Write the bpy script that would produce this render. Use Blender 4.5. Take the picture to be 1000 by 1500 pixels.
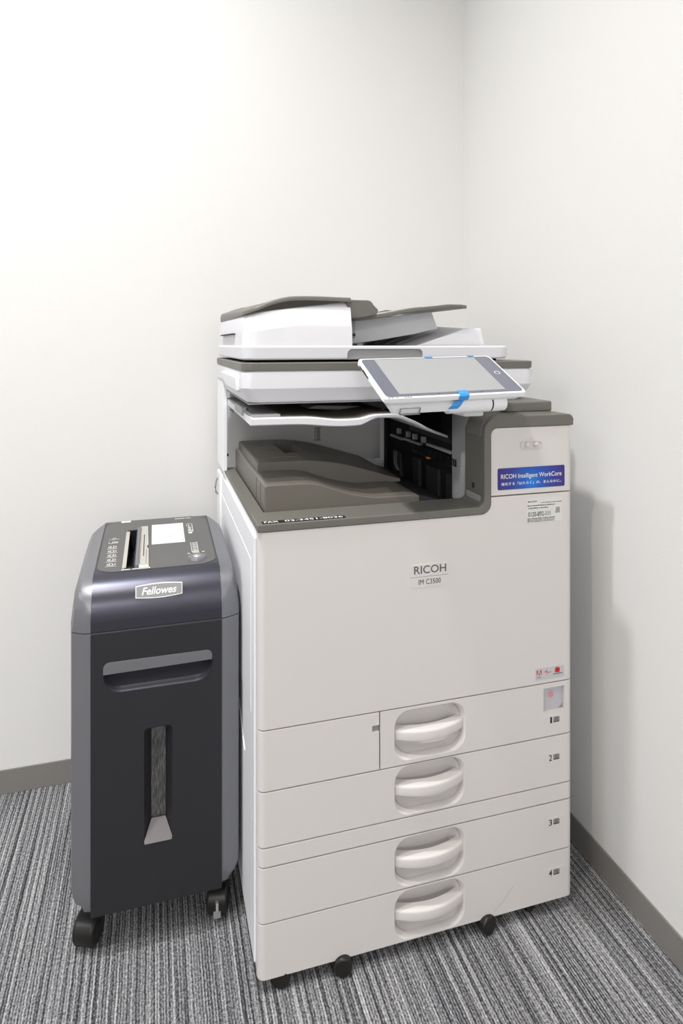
import bpy, bmesh, math, random
from mathutils import Vector, Matrix
random.seed(7)
SC = bpy.context.scene
COL = SC.collection
for o in list(bpy.data.objects): bpy.data.objects.remove(o)

# ------------------------------------------------------------------ camera, light, exposure
YAW = math.atan(273/935)          # camera turned right of the room's depth axis
cam_d = bpy.data.cameras.new('camera'); cam = bpy.data.objects.new('camera', cam_d); COL.objects.link(cam)
cam.location = (0, 0, 1.064); cam.rotation_euler = (math.pi/2, 0, -YAW)
cam_d.sensor_fit = 'VERTICAL'; cam_d.sensor_height = 36; cam_d.lens = 935/1500*36
cam_d.shift_y = -(750-505)/1500; cam_d.clip_start = .02
SC.camera = cam
SC.view_settings.view_transform = 'Standard'; SC.view_settings.look = 'None'
SC.view_settings.gamma = 1; SC.view_settings.use_curve_mapping = False
SC.view_settings.exposure = -0.34
W = bpy.data.worlds.new('room_world'); SC.world = W; W.use_nodes = True
W.node_tree.nodes['Background'].inputs[0].default_value = (1, .98, .95, 1)
W.node_tree.nodes['Background'].inputs[1].default_value = .15

def area(name, loc, size, energy, color, target=None, size_y=None, spread=180):
    d = bpy.data.lights.new(name, 'AREA'); d.spread = math.radians(spread); d.energy = energy; d.color = color; d.size = size
    if size_y: d.shape = 'RECTANGLE'; d.size_y = size_y
    o = bpy.data.objects.new(name, d); COL.objects.link(o); o.location = loc
    if target:
        o.rotation_euler = (Vector(target)-Vector(loc)).to_track_quat('-Z', 'Y').to_euler()
    return o
# ceiling downlights and panels of the room
area('ceiling_panel_light', (-.38, .25, 2.87), .07, 19, (1, .93, .83), spread=138)
area('ceiling_panel_light', (-.38, .88, 2.87), .11, 27, (.965, .98, 1), spread=134)
area('ceiling_panel_light', (-.9, -4.2, 2.87), 1.2, 165, (1, .985, .97), size_y=.6)
area('ceiling_panel_light', (-2.9, -.5, 2.87), .8, 60, (.96, .975, 1), size_y=1.2, spread=150)

# ------------------------------------------------------------------ materials
def S(c):   # sRGB 0-255 -> linear
    return tuple(((x/255)/12.92 if x/255 <= .04045 else ((x/255+.055)/1.055)**2.4) for x in c)
def mat(name, rgb, rough=.5, metal=0, noise=0, scale=200, bump=0, spec=.5, trans=0, coat=0, ior=1.45):
    m = bpy.data.materials.new(name); m.use_nodes = True
    nt = m.node_tree; b = nt.nodes['Principled BSDF']
    c = S(rgb)
    b.inputs['Base Color'].default_value = (*c, 1); b.inputs['Roughness'].default_value = rough
    b.inputs['Metallic'].default_value = metal; b.inputs['Specular IOR Level'].default_value = spec
    b.inputs['Transmission Weight'].default_value = trans; b.inputs['Coat Weight'].default_value = coat
    b.inputs['IOR'].default_value = ior
    tc = nt.nodes.new('ShaderNodeTexCoord'); n = nt.nodes.new('ShaderNodeTexNoise')
    n.inputs['Scale'].default_value = scale; n.inputs['Detail'].default_value = 3
    nt.links.new(tc.outputs['Object'], n.inputs['Vector'])
    mx = nt.nodes.new('ShaderNodeMix'); mx.data_type = 'RGBA'
    mx.inputs[6].default_value = (*[x*(1-noise) for x in c], 1); mx.inputs[7].default_value = (*[min(1, x*(1+noise)) for x in c], 1)
    nt.links.new(n.outputs['Fac'], mx.inputs[0]); nt.links.new(mx.outputs[2], b.inputs['Base Color'])
    if bump:
        bp = nt.nodes.new('ShaderNodeBump'); bp.inputs['Strength'].default_value = bump; bp.inputs['Distance'].default_value = .001
        nt.links.new(n.outputs['Fac'], bp.inputs['Height']); nt.links.new(bp.outputs[0], b.inputs['Normal'])
    return m
M = {}
M['white'] = mat('white_plastic', (217, 213, 211), .42, noise=.015, scale=900, bump=.05)
M['side'] = mat('side_lit_white_plastic', (243, 244, 248), .45, noise=.01, scale=900, bump=.05)  # lighter copy of the white plastic, light from the left put into its colour
M['adf'] = mat('feeder_white_plastic', (224, 224, 229), .42, noise=.01, scale=900, bump=.04)
M['taupe'] = mat('taupe_plastic', (108, 106, 100), .45, noise=.04, scale=900, bump=.1)
M['tray'] = mat('tray_taupe_plastic', (106, 102, 95), .42, noise=.05, scale=900, bump=.12)
M['capgrey'] = mat('cap_grey_plastic', (112, 110, 105), .42, noise=.03, scale=900, bump=.08)
M['inner'] = mat('inner_grey_plastic', (196, 197, 200), .5, noise=.02, scale=900)
M['grey'] = mat('mid_grey_plastic', (150, 150, 150), .5, noise=.03, scale=900)
M['guide'] = mat('guide_grey_plastic', (165, 165, 166), .5, noise=.02, scale=900)
M['black'] = mat('black_plastic', (24, 24, 27), .4, noise=.1, scale=500)
M['dark'] = mat('dark_interior_plastic', (44, 43, 46), .5, noise=.1, scale=500)
M['void'] = mat('void_black', (8, 8, 9), .8)
M['ink'] = mat('dark_ink', (45, 45, 50), .6)
M['inkgrey'] = mat('grey_ink', (95, 95, 100), .6)
M['paperwhite'] = mat('white_print', (240, 240, 240), .5)
M['label'] = mat('label_paper', (222, 221, 219), .5, noise=.01)
M['label2'] = mat('silver_label', (196, 196, 200), .45, noise=.01)
M['red'] = mat('red_print', (205, 50, 55), .5)
M['pink'] = mat('pink_print', (208, 150, 158), .5)
M['orange'] = mat('orange_lever', (235, 140, 60), .5)
M['bluetape'] = mat('blue_tape', (60, 150, 222), .45, noise=.05, scale=300)
M['sensor'] = mat('sensor_window', (190, 188, 194), .15, noise=.02)
M['bezel'] = mat('bezel_white', (240, 241, 244), .35)
M['tape'] = mat('label_tape_black', (26, 26, 30), .3)
M['wheel'] = mat('caster_black', (30, 28, 27), .38, noise=.1, scale=300)
M['silver'] = mat('silver_plastic', (128, 129, 134), .36, metal=.45, noise=.03, scale=700)
M['charcoal'] = mat('charcoal_plastic', (38, 37, 42), .48, noise=.12, scale=1200, bump=.2)
M['head'] = mat('head_charcoal', (76, 76, 86), .33, metal=.7, noise=.04, scale=1200, bump=.04)
M['toppanel'] = mat('control_grey', (92, 92, 91), .45, noise=.03, scale=900)
M['steel'] = mat('slot_steel', (205, 203, 194), .3, metal=.5, noise=.1, scale=300)
M['base_board'] = mat('baseboard_vinyl', (130, 127, 124), .5, noise=.02, scale=200)
M['sill'] = mat('sill_grey', (112, 108, 110), .4, metal=.2)
M['recess'] = mat('recess_silver', (72, 72, 80), .35, metal=.4)

def ramp(nt, pts):
    r = nt.nodes.new('ShaderNodeValToRGB'); e = r.color_ramp.elements
    while len(e) > 1: e.remove(e[-1])
    e[0].position = pts[0][0]; e[0].color = (*pts[0][1], 1)
    for p, c in pts[1:]:
        k = e.new(p); k.color = (*c, 1)
    return r
def carpet_mat():
    m = bpy.data.materials.new('striped_carpet'); m.use_nodes = True; nt = m.node_tree; L = nt.links
    b = nt.nodes['Principled BSDF']; b.inputs['Roughness'].default_value = .95; b.inputs['Specular IOR Level'].default_value = .1
    tc = nt.nodes.new('ShaderNodeTexCoord')
    def noise(sc, vec_scale, detail=2, rough=.5):
        mp = nt.nodes.new('ShaderNodeMapping'); mp.inputs['Scale'].default_value = vec_scale
        n = nt.nodes.new('ShaderNodeTexNoise'); n.inputs['Scale'].default_value = sc; n.inputs['Detail'].default_value = detail
        n.inputs['Roughness'].default_value = rough
        L.new(tc.outputs['Object'], mp.inputs[0]); L.new(mp.outputs[0], n.inputs['Vector']); return n
    def math_(op, a, bb, clamp=False):
        n = nt.nodes.new('ShaderNodeMath'); n.operation = op; n.use_clamp = clamp
        for i, v in enumerate((a, bb)):
            if isinstance(v, (int, float)): n.inputs[i].default_value = v
            else: L.new(v, n.inputs[i])
        return n.outputs[0]
    sep = nt.nodes.new('ShaderNodeSeparateXYZ'); L.new(tc.outputs['Object'], sep.inputs[0])
    wob = noise(45, (1, 1, 1), 3)
    x = math_('ADD', sep.outputs[0], math_('MULTIPLY', math_('SUBTRACT', wob.outputs['Fac'], .5), .0036))
    rows = math_('SINE', math_('MULTIPLY', x, 2*math.pi/.0047), 0)
    bold = math_('SINE', math_('MULTIPLY', x, 2*math.pi/.0128), 0)
    band = noise(1, (95, .8, 1), 1)
    band2 = noise(1, (230, 2.5, 1), 1)
    fleck = noise(330, (1, .6, 1), 4, .75)
    fleck2 = noise(700, (1, .8, 1), 2, .6)
    v = math_('ADD', math_('MULTIPLY', rows, .15), math_('MULTIPLY', bold, .13))
    v = math_('ADD', v, math_('MULTIPLY', math_('SUBTRACT', band.outputs['Fac'], .5), .55))
    v = math_('ADD', v, math_('MULTIPLY', math_('SUBTRACT', band2.outputs['Fac'], .5), .9))
    v = math_('ADD', v, math_('MULTIPLY', math_('SUBTRACT', fleck.outputs['Fac'], .5), 1.9))
    v = math_('ADD', v, math_('MULTIPLY', math_('SUBTRACT', fleck2.outputs['Fac'], .5), .9))
    v = math_('ADD', v, .53, True)
    r = ramp(nt, [(0, S((48, 48, 51))), (.3, S((80, 80, 84))), (.55, S((138, 138, 141))), (.85, S((188, 188, 190))), (1, S((214, 213, 214)))])
    L.new(v, r.inputs[0]); L.new(r.outputs[0], b.inputs['Base Color'])
    bp = nt.nodes.new('ShaderNodeBump'); bp.inputs['Strength'].default_value = .7; bp.inputs['Distance'].default_value = .003
    L.new(v, bp.inputs['Height']); L.new(bp.outputs[0], b.inputs['Normal'])
    return m
def wall_mat():
    m = mat('wallpaper_white', (229, 228, 226), .75, noise=.012, scale=260, bump=.18, spec=.3)
    return m
M['carpet'] = carpet_mat(); M['wall'] = wall_mat()
M['ceil'] = mat('ceiling_white', (240, 240, 238), .8)

def gradient_sticker():
    m = bpy.data.materials.new('blue_sticker'); m.use_nodes = True; nt = m.node_tree; L = nt.links
    b = nt.nodes['Principled BSDF']; b.inputs['Roughness'].default_value = .3
    tc = nt.nodes.new('ShaderNodeTexCoord'); mp = nt.nodes.new('ShaderNodeMapping')
    mp.inputs['Location'].default_value = (-.508/.068, 0, -.812/.075); mp.inputs['Scale'].default_value = (1/.068, 0, 1/.075)
    g = nt.nodes.new('ShaderNodeTexGradient'); g.gradient_type = 'SPHERICAL'
    L.new(tc.outputs['Object'], mp.inputs[0]); L.new(mp.outputs[0], g.inputs[0])
    r = ramp(nt, [(0, S((52, 40, 128))), (.35, S((48, 58, 150))), (.75, S((20, 95, 195))), (1, S((0, 130, 225)))])
    L.new(g.outputs[1], r.inputs[0]); L.new(r.outputs[0], b.inputs['Base Color'])
    return m
M['bluesticker'] = gradient_sticker()
def shred_mat():
    m = bpy.data.materials.new('bin_window_shreds'); m.use_nodes = True; nt = m.node_tree; L = nt.links
    b = nt.nodes['Principled BSDF']; b.inputs['Roughness'].default_value = .25
    tc = nt.nodes.new('ShaderNodeTexCoord'); mp = nt.nodes.new('ShaderNodeMapping'); mp.inputs['Scale'].default_value = (1300, 300, 70)
    n = nt.nodes.new('ShaderNodeTexNoise'); n.inputs['Scale'].default_value = 1; n.inputs['Detail'].default_value = 4
    L.new(tc.outputs['Object'], mp.inputs[0]); L.new(mp.outputs[0], n.inputs['Vector'])
    r = ramp(nt, [(.3, S((44, 44, 45))), (.5, S((78, 78, 78))), (.75, S((140, 140, 138)))])
    L.new(n.outputs['Fac'], r.inputs[0]); L.new(r.outputs[0], b.inputs['Base Color'])
    return m
M['shreds'] = shred_mat()

# ------------------------------------------------------------------ mesh helpers
def obj(name, bm, m, parent=None, angle=35):
    bmesh.ops.remove_doubles(bm, verts=bm.verts, dist=1e-6)
    bmesh.ops.recalc_face_normals(bm, faces=bm.faces)
    me = bpy.data.meshes.new(name); bm.to_mesh(me); bm.free()
    for ml in (m if isinstance(m, (list, tuple)) else [m]): me.materials.append(M[ml])
    for p in me.polygons: p.use_smooth = True
    me.set_sharp_from_angle(angle=math.radians(angle))
    o = bpy.data.objects.new(name, me); COL.objects.link(o)
    if parent: o.parent = parent
    w = o.modifiers.new('weighted_normals', 'WEIGHTED_NORMAL'); w.keep_sharp = True; w.weight = 60
    return o
def NB(): return bmesh.new()
def merge(bm, src):
    me = bpy.data.meshes.new('tmp'); src.to_mesh(me); src.free(); bm.from_mesh(me); bpy.data.meshes.remove(me)
def bev(bm, w, seg=2, pred=None, ang=30):
    es = []
    for e in bm.edges:
        if len(e.link_faces) != 2: continue
        if e.calc_face_angle(0) < math.radians(ang): continue
        if pred and not pred(e): continue
        es.append(e)
    if es: bmesh.ops.bevel(bm, geom=es, offset=w, segments=seg, profile=.5, affect='EDGES', clamp_overlap=True)
def vert_edge(e):
    d = (e.verts[0].co-e.verts[1].co).normalized(); return abs(d.z) > .99
def box(bm, x0, x1, y0, y1, z0, z1, r=0, seg=2, vr=0, vseg=5):
    b = bmesh.new(); bmesh.ops.create_cube(b, size=1)
    for v in b.verts: v.co = Vector(((x0+x1)/2+v.co.x*(x1-x0), (y0+y1)/2+v.co.y*(y1-y0), (z0+z1)/2+v.co.z*(z1-z0)))
    if vr: bev(b, vr, vseg, vert_edge)
    if r: bev(b, r, seg, (lambda e: not vert_edge(e)) if vr else None, 40)
    merge(bm, b)
def arc(cx, cy, r, a0, a1, n=6):
    return [(cx+r*math.cos(math.radians(a0+(a1-a0)*i/n)), cy+r*math.sin(math.radians(a0+(a1-a0)*i/n))) for i in range(n+1)]
def rrect(x0, x1, y0, y1, r, n=5):
    return arc(x1-r, y1-r, r, 0, 90, n)+arc(x0+r, y1-r, r, 90, 180, n)+arc(x0+r, y0+r, r, 180, 270, n)+arc(x1-r, y0+r, r, 270, 360, n)
MAPS = {'xz': lambda a, b, d: Vector((a, d, b)), 'yz': lambda a, b, d: Vector((d, a, b)), 'xy': lambda a, b, d: Vector((a, b, d))}
def prism(bm, pts, plane, d0, d1, r=0, seg=2, ang=40):
    b = bmesh.new(); f = MAPS[plane]
    A = [b.verts.new(f(p[0], p[1], d0)) for p in pts]; B = [b.verts.new(f(p[0], p[1], d1)) for p in pts]
    n = len(pts)
    b.faces.new(A); b.faces.new(B[::-1])
    for i in range(n): b.faces.new((A[i], A[(i+1) % n], B[(i+1) % n], B[i]))
    bmesh.ops.recalc_face_normals(b, faces=b.faces)
    if r: bev(b, r, seg, None, ang)
    merge(bm, b)
def loft(bm, rings, cap=True):
    b = bmesh.new(); R = [[b.verts.new(p) for p in ring] for ring in rings]; n = len(R[0])
    for k in range(len(R)-1):
        for i in range(n): b.faces.new((R[k][i], R[k][(i+1) % n], R[k+1][(i+1) % n], R[k+1][i]))
    if cap: b.faces.new(R[0]); b.faces.new(R[-1][::-1])
    bmesh.ops.recalc_face_normals(b, faces=b.faces)
    merge(bm, b)
def ring(x0, x1, y0, y1, z, r, n=5): return [Vector((x, y, z)) for x, y in rrect(x0, x1, y0, y1, r, n)]
def cyl(bm, p0, p1, r, n=24, bevel=0, r2=None):
    p0 = Vector(p0); p1 = Vector(p1); d = p1-p0; q = d.to_track_quat('Z', 'Y').to_matrix().to_4x4()
    b = bmesh.new(); bmesh.ops.create_cone(b, cap_ends=True, segments=n, radius1=r, radius2=r if r2 is None else r2, depth=d.length)
    if bevel: bev(b, bevel, 3, None, 50)
    b.transform(Matrix.Translation((p0+p1)/2) @ q); merge(bm, b)
def sph(bm, c, r, sc=(1, 1, 1), n=16):
    b = bmesh.new(); bmesh.ops.create_uvsphere(b, u_segments=n, v_segments=n//2, radius=r)
    b.transform(Matrix.Translation(c) @ Matrix.Diagonal((*sc, 1))); merge(bm, b)
def tube(bm, pts, r, n=10):
    rings = []
    for i, p in enumerate(pts):
        p = Vector(p); a = Vector(pts[max(0, i-1)]); c = Vector(pts[min(len(pts)-1, i+1)]); t = (c-a).normalized()
        s = t.cross(Vector((0, 0, 1)));  s = s.normalized() if s.length > .01 else Vector((1, 0, 0)); u = s.cross(t)
        rings.append([p+s*r*math.cos(2*math.pi*k/n)+u*r*math.sin(2*math.pi*k/n) for k in range(n)])
    loft(bm, rings)
def cut(o, cbm, keep_angle=35):
    bmesh.ops.recalc_face_normals(cbm, faces=cbm.faces)
    me = bpy.data.meshes.new('c'); cbm.to_mesh(me); cbm.free()
    c = bpy.data.objects.new('cutter', me); COL.objects.link(c)
    par = o.parent; o.parent = None
    o.modifiers.clear(); md = o.modifiers.new('b', 'BOOLEAN'); md.operation = 'DIFFERENCE'; md.solver = 'EXACT'; md.object = c
    dg = bpy.context.evaluated_depsgraph_get(); dg.update()
    nm = bpy.data.meshes.new_from_object(o.evaluated_get(dg))
    old = o.data; o.modifiers.clear(); w = o.modifiers.new('weighted_normals', 'WEIGHTED_NORMAL'); w.keep_sharp = True; w.weight = 60; o.data = nm; nm.name = old.name; bpy.data.meshes.remove(old)
    nm.set_sharp_from_angle(angle=math.radians(keep_angle))
    bpy.data.objects.remove(c); bpy.data.meshes.remove(me); o.parent = par
def empty(name, loc, label, cat):
    o = bpy.data.objects.new(name, None); COL.objects.link(o); o.location = loc; o.empty_display_size = .1
    o['label'] = label; o['category'] = cat; return o
class Frame:   # a plane: origin, right, up, normal
    def __init__(s, o, ex, ey):
        s.o = Vector(o); s.ex = Vector(ex).normalized(); s.ey = Vector(ey).normalized(); s.n = s.ex.cross(s.ey).normalized()
    def p(s, a, b, n=0): return s.o+s.ex*a+s.ey*b+s.n*n
def txt(bm, text, F, a0, a1, b0, b1, lift=.0003, shear=0, thick=.00015, bold=0):
    c = bpy.data.curves.new('t', 'FONT'); c.body = text; c.size = 1; c.shear = shear; c.resolution_u = 3; c.offset = bold
    o = bpy.data.objects.new('t', c); COL.objects.link(o)
    dg = bpy.context.evaluated_depsgraph_get(); dg.update()
    me = bpy.data.meshes.new_from_object(o.evaluated_get(dg)); bpy.data.objects.remove(o); bpy.data.curves.remove(c)
    xs = [v.co.x for v in me.vertices]; ys = [v.co.y for v in me.vertices]
    if not xs: return
    x0, x1, y0, y1 = min(xs), max(xs), min(ys), max(ys)
    for v in me.vertices:
        v.co = F.p(a0+(v.co.x-x0)/(x1-x0)*(a1-a0), b0+(v.co.y-y0)/(y1-y0)*(b1-b0), lift)
    bm.from_mesh(me); bpy.data.meshes.remove(me)
def flat(bm, F, pts, n0, n1):
    b = bmesh.new(); A = [b.verts.new(F.p(*p, n0)) for p in pts]; B = [b.verts.new(F.p(*p, n1)) for p in pts]; n = len(pts)
    b.faces.new(A); b.faces.new(B[::-1])
    for i in range(n): b.faces.new((A[i], A[(i+1) % n], B[(i+1) % n], B[i]))
    bmesh.ops.recalc_face_normals(b, faces=b.faces); merge(bm, b)
def struct(name, bm, m): o = obj(name, bm, m); o['kind'] = 'structure'; return o
def interp(tab, x):     # monotone cubic through the table
    if x <= tab[0][0]: return tab[0][1]
    if x >= tab[-1][0]: return tab[-1][1]
    n = len(tab); d = [(tab[i+1][1]-tab[i][1])/(tab[i+1][0]-tab[i][0]) for i in range(n-1)]
    m = [d[0]]+[0 if d[i-1]*d[i] <= 0 else 2*d[i-1]*d[i]/(d[i-1]+d[i]) for i in range(1, n-1)]+[d[-1]]
    for i in range(n-1):
        if x <= tab[i+1][0]:
            h = tab[i+1][0]-tab[i][0]; t = (x-tab[i][0])/h
            return (2*t**3-3*t*t+1)*tab[i][1]+(t**3-2*t*t+t)*h*m[i]+(-2*t**3+3*t*t)*tab[i+1][1]+(t**3-t*t)*h*m[i+1]

# ------------------------------------------------------------------ the room
XR, YB, CE = .86, 1.677, 2.9
XL, YF = -3.6, -5.4
b = NB(); box(b, XL-.1, XR+.1, YF-.1, YB+.1, -.06, 0); struct('floor', b, 'carpet')
b = NB(); box(b, XL-.1, XR+.1, YF-.1, YB+.1, CE, CE+.06); struct('ceiling', b, 'ceil')
b = NB(); box(b, XL-.1, XR+.1, YB, YB+.1, 0, CE); struct('wall_back', b, 'wall')
b = NB(); box(b, XR, XR+.1, YF-.1, YB, 0, CE); struct('wall_right', b, 'wall')
b = NB(); box(b, XL-.1, XL, YF-.1, YB, 0, CE); struct('wall_left', b, 'wall')
b = NB(); box(b, XL, XR, YF-.1, YF, 0, CE); struct('wall_front', b, 'wall')
BBH = .057
b = NB(); box(b, XL, XR, YB-.004, YB, 0, BBH, .0015); struct('baseboard_back', b, 'base_board')
b = NB(); box(b, XR-.004, XR, YF, YB-.004, 0, BBH, .0015); struct('baseboard_right', b, 'base_board')

# ------------------------------------------------------------------ copier
X0, Y0 = .1605, 1.0353
CP = empty('office_copier', (X0, Y0, 0), 'tall off-white copier with four paper drawers and tilted touch panel in the corner', 'copier')
FF = Frame((0, 0, 0), (1, 0, 0), (0, 0, 1))      # front plane: a = u, b = z, normal toward viewer
WD = .597
# body core
b = NB()
box(b, .0, WD, .014, .60, .03, .757, .003)
box(b, .425, WD, .014, .60, .757, .912, .002)     # right tower
core = obj('body', b, 'side', CP)
b = NB(); box(b, .022, .425, .074, .53, .738, .80); cut(core, b)
b = NB(); box(b, -.004, 0, .016, .60, .045, .745, .001); 
side = obj('side_cover', b, 'side', CP)
c = NB(); box(c, -.01, -.0025, .0175, .0205, .655, .735); cut(side, c)
c = NB(); prism(c, [(.12, .330), (.14, .322), (.215, .372), (.215, .382), (.20, .38)], 'yz', -.01, -.0012); cut(side, c)
b = NB(); box(b, -.0048, -.0035, .05, .58, .44, .70, .0005); obj('access_panel', b, 'side', CP)

def wrap_panel(b, x0, x1, z0, z1, lv=True, rv=True, d=.016):
    q = bmesh.new(); bmesh.ops.create_cube(q, size=1)
    for v in q.verts: v.co = Vector(((x0+x1)/2+v.co.x*(x1-x0), d/2+v.co.y*d, (z0+z1)/2+v.co.z*(z1-z0)))
    bev(q, .0125, 7, lambda e: vert_edge(e) and e.verts[0].co.y < .001 and ((e.verts[0].co.x < x0+.001 and lv) or (e.verts[0].co.x > x1-.001 and rv)))
    bev(q, .0022, 3, lambda e: max(v.co.y for v in e.verts) < d-.001 and not vert_edge(e), 50)
    merge(b, q)
# front door with the concave corner under the trim
def front_piece(pts, name, rl, rr, m='white', ang_r=.0025):
    q = bmesh.new(); A = [q.verts.new((x, 0, z)) for x, z in pts]; B = [q.verts.new((x, .016, z)) for x, z in pts]; n = len(pts)
    q.faces.new(A); q.faces.new(B[::-1])
    for i in range(n): q.faces.new((A[i], A[(i+1) % n], B[(i+1) % n], B[i]))
    bmesh.ops.recalc_face_normals(q, faces=q.faces)
    xs = [p[0] for p in pts]; x0, x1 = min(xs), max(xs)
    bev(q, .0125, 7, lambda e: vert_edge(e) and max(v.co.y for v in e.verts) < .0005 and ((abs(e.verts[0].co.x-x0) < .0005 and rl) or (abs(e.verts[0].co.x-x1) < .0005 and rr)), 50)
    bev(q, .0020, 3, lambda e: max(v.co.y for v in e.verts) < .0155 and (not vert_edge(e) or x0+.0005 < e.verts[0].co.x < x1-.02 and e.verts[0].co.y < .0005) or (not rl and vert_edge(e) and e.verts[0].co.x < x0+.0005 and e.verts[0].co.y < .0005), 50)
    bb = NB(); merge(bb, q); return obj(name, bb, m, CP)
door_pts = [(0, .4340), (WD, .4340), (WD, .7870), (.4245, .7870)] + [(.4245, .777)] + arc(.4045, .777, .020, 0, -90, 6)[1:] + [(0, .757)]
door = front_piece(door_pts, 'front_door', True, True)
cov_pts = [(.4245, .7895), (WD, .7895), (WD, .912), (.4375, .912)] + arc(.4375, .899, .013, 90, 180, 6)[1:]
cover = front_piece(cov_pts, 'toner_cover', False, True)
# door marks
b = NB(); flat(b, FF, rrect(.2671, .339, .6385, .679, .002), 0, .0006); plate = obj('name_plate', b, 'white', door)
b = NB(); txt(b, 'RICOH', FF, .2735, .3349, .6625, .6765, .0009, bold=.012); obj('brand_lettering', b, 'inkgrey', plate)
b = NB(); txt(b, 'IM C3500', FF, .2820, .3245, .6435, .6525, .0009); flat(b, FF, [(.2665, .6570), (.3389, .6570), (.3389, .6574), (.2665, .6574)], .0006, .0008); obj('model_lettering', b, 'ink', plate)
# service sticker
b = NB(); flat(b, FF, rrect(.4975, .5735, .7345, .7785, .001), 0, .0004); st = obj('service_sticker', b, 'label', door)
b = NB()
txt(b, 'RICOH', FF, .5000, .5182, .7722, .7752, .0006, bold=.02)
txt(b, '0120-892-111', FF, .5005, .5475, .7458, .7545, .0006, bold=.008)
for z, a0, a1, h in ((.7700, .5280, .5720, .0018), (.7652, .5010, .5560, .0020), (.7605, .5005, .5440, .0022), (.7415, .5010, .5560, .0018), (.7388, .5010, .5560, .0016), (.7361, .5010, .5560, .0016)):
    x = a0
    while x < a1:
        w = random.uniform(.0009, .0019); k = random.random()
        flat(b, FF, [(x, z), (x+w, z), (x+w, z+h*(.5+.5*k)), (x, z+h*(.5+.5*k))], .0004, .0006); x += w+.0006
for z in (.7652, .7415, .7388, .7361): flat(b, FF, [(.4995, z), (.5010, z), (.5010, z+.0018), (.4995, z+.0018)], .0004, .0006)
for k in range(5): flat(b, FF, [(.558+.0005*k, .750+.0022*k), (.568, .750+.0022*k), (.568, .751+.0022*k), (.558+.0005*k, .751+.0022*k)], .0004, .0006)
obj('sticker_lettering', b, 'ink', st)
# partner logo label
b = NB(); flat(b, FF, rrect(.5163, .5775, .4405, .4625, .001), 0, .0004); lg = obj('logo_label', b, 'label2', door)
b = NB()
for tri in ([(.5185, .4590), (.5222, .4590), (.5185, .4492)], [(.5250, .4590), (.5287, .4590), (.5287, .4492)], [(.5236, .4562), (.5262, .4492), (.5246, .4492), (.5238, .4515), (.5222, .4515)]):
    flat(b, FF, tri, .0004, .0007)
flat(b, FF, [(.5575, .4590), (.5610, .4600), (.5622, .4618), (.5632, .4600), (.5680, .4590), (.5680, .4510), (.5640, .4503), (.5575, .4510)], .0004, .0007)
for k in range(8):
    t = k/7; x = .5345+.0125*t; flat(b, FF, [(x, .4535+.0012*math.sin(t*6)), (x+.0018, .4535+.0012*math.sin(t*6+.6)), (x+.0018, .4545+.0012*math.sin(t*6+.6)), (x, .4545+.0012*math.sin(t*6))], .0004, .0007)
flat(b, FF, [(.5398, .4590), (.5405, .4590), (.5408, .4520), (.5385, .4480), (.5398, .4520)], .0004, .0007)
obj('logo_print', b, 'red', lg)
b = NB(); txt(b, 'Adobe', FF, .5190, .5283, .4450, .4474, .0006); 
x = .5540
while x < .573: flat(b, FF, [(x, .4475), (x+.0012, .4475), (x+.0012, .4490), (x, .4490)], .0004, .0006); x += .0017
flat(b, FF, [(.5608, .4560), (.5636, .4600), (.5630, .4566), (.5650, .4560), (.5622, .4520), (.5628, .4556)], .0007, .0009)
obj('logo_lettering', b, 'ink', lg)
# toner cover marks
b = NB(); flat(b, FF, rrect(.4375, .5785, .7990, .8385, .003), 0, .0005); bs = obj('blue_sticker', b, 'bluesticker', cover); bs['label'] = 'blue and purple sticker with white lettering'
b = NB(); txt(b, 'RICOH Intelligent WorkCore', FF, .4440, .5715, .8165, .8275, .0008, bold=.006)
txt(b, '進化する「はたらく」の、まんなかに。', FF, .4445, .5705, .8068, .8125, .0008, bold=.01); obj('sticker_lettering', b, 'paperwhite', bs)
b = NB()
rr = rrect(.4847, .5293, .8715, .8875, .0079, 8); r2 = rrect(.4863, .5277, .8731, .8859, .0063, 8)
loft(b, [[Vector((x, 0, z)) for x, z in rr], [Vector((x, -.0020, z)) for x, z in rr], [Vector((x, -.0022, z)) for x, z in r2], [Vector((x, -.0002, z)) for x, z in r2]])
ls = obj('lock_plate', b, 'white', cover)
for x in (.4985, .5160): 
    b = NB(); sph(b, (x, -.001, .8800), .0052, (1, .8, 1)); obj('lock_knob', b, 'white', ls)

# taupe trim: L-shaped rim round the output opening
outer = [(-.001, .7575), (.4035, .7575)] + arc(.4035, .7775, .020, -90, 0, 6)[1:] + [(.4235, .899)] + arc(.4375, .899, .0135, 180, 90, 6)[1:] + [(WD+.001, .9125)]
inner = arc(WD-.011, .922, .012, -20, 90, 6)+[(.440, .934)] + arc(.440, .904, .030, 90, 180, 8)[1:] + [(.410, .786)] + arc(.398, .783, .012, 0, -90, 5)[1:] + [(-.001, .771)]
b = NB(); prism(b, [(x, z) for x, z in outer+inner], 'xz', -.002, .075, .0022, 3, 60); 
trim = obj('opening_trim', b, 'taupe', CP)
b = NB(); box(b, -.0006, .021, .072, .50, .7577, .7707, 0); obj('side_rim', b, 'taupe', trim)
b = NB(); flat(b, Frame((0, 0, 0), (1, 0, 0), (0, 1, 0)), [(.008, .0002), (.150, .0002), (.150, .0150), (.008, .0150)], .7710, .7716); ft = obj('fax_label', b, 'tape', trim)
b = NB(); txt(b, 'FAX', Frame((0, 0, 0), (1, 0, 0), (0, 1, 0)), .0115, .0355, .0030, .0122, .7719, bold=.012)
txt(b, '03-3451-8036', Frame((0, 0, 0), (1, 0, 0), (0, 1, 0)), .046, .146, .0030, .0122, .7719, bold=.012); obj('fax_lettering', b, 'paperwhite', ft)
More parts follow.
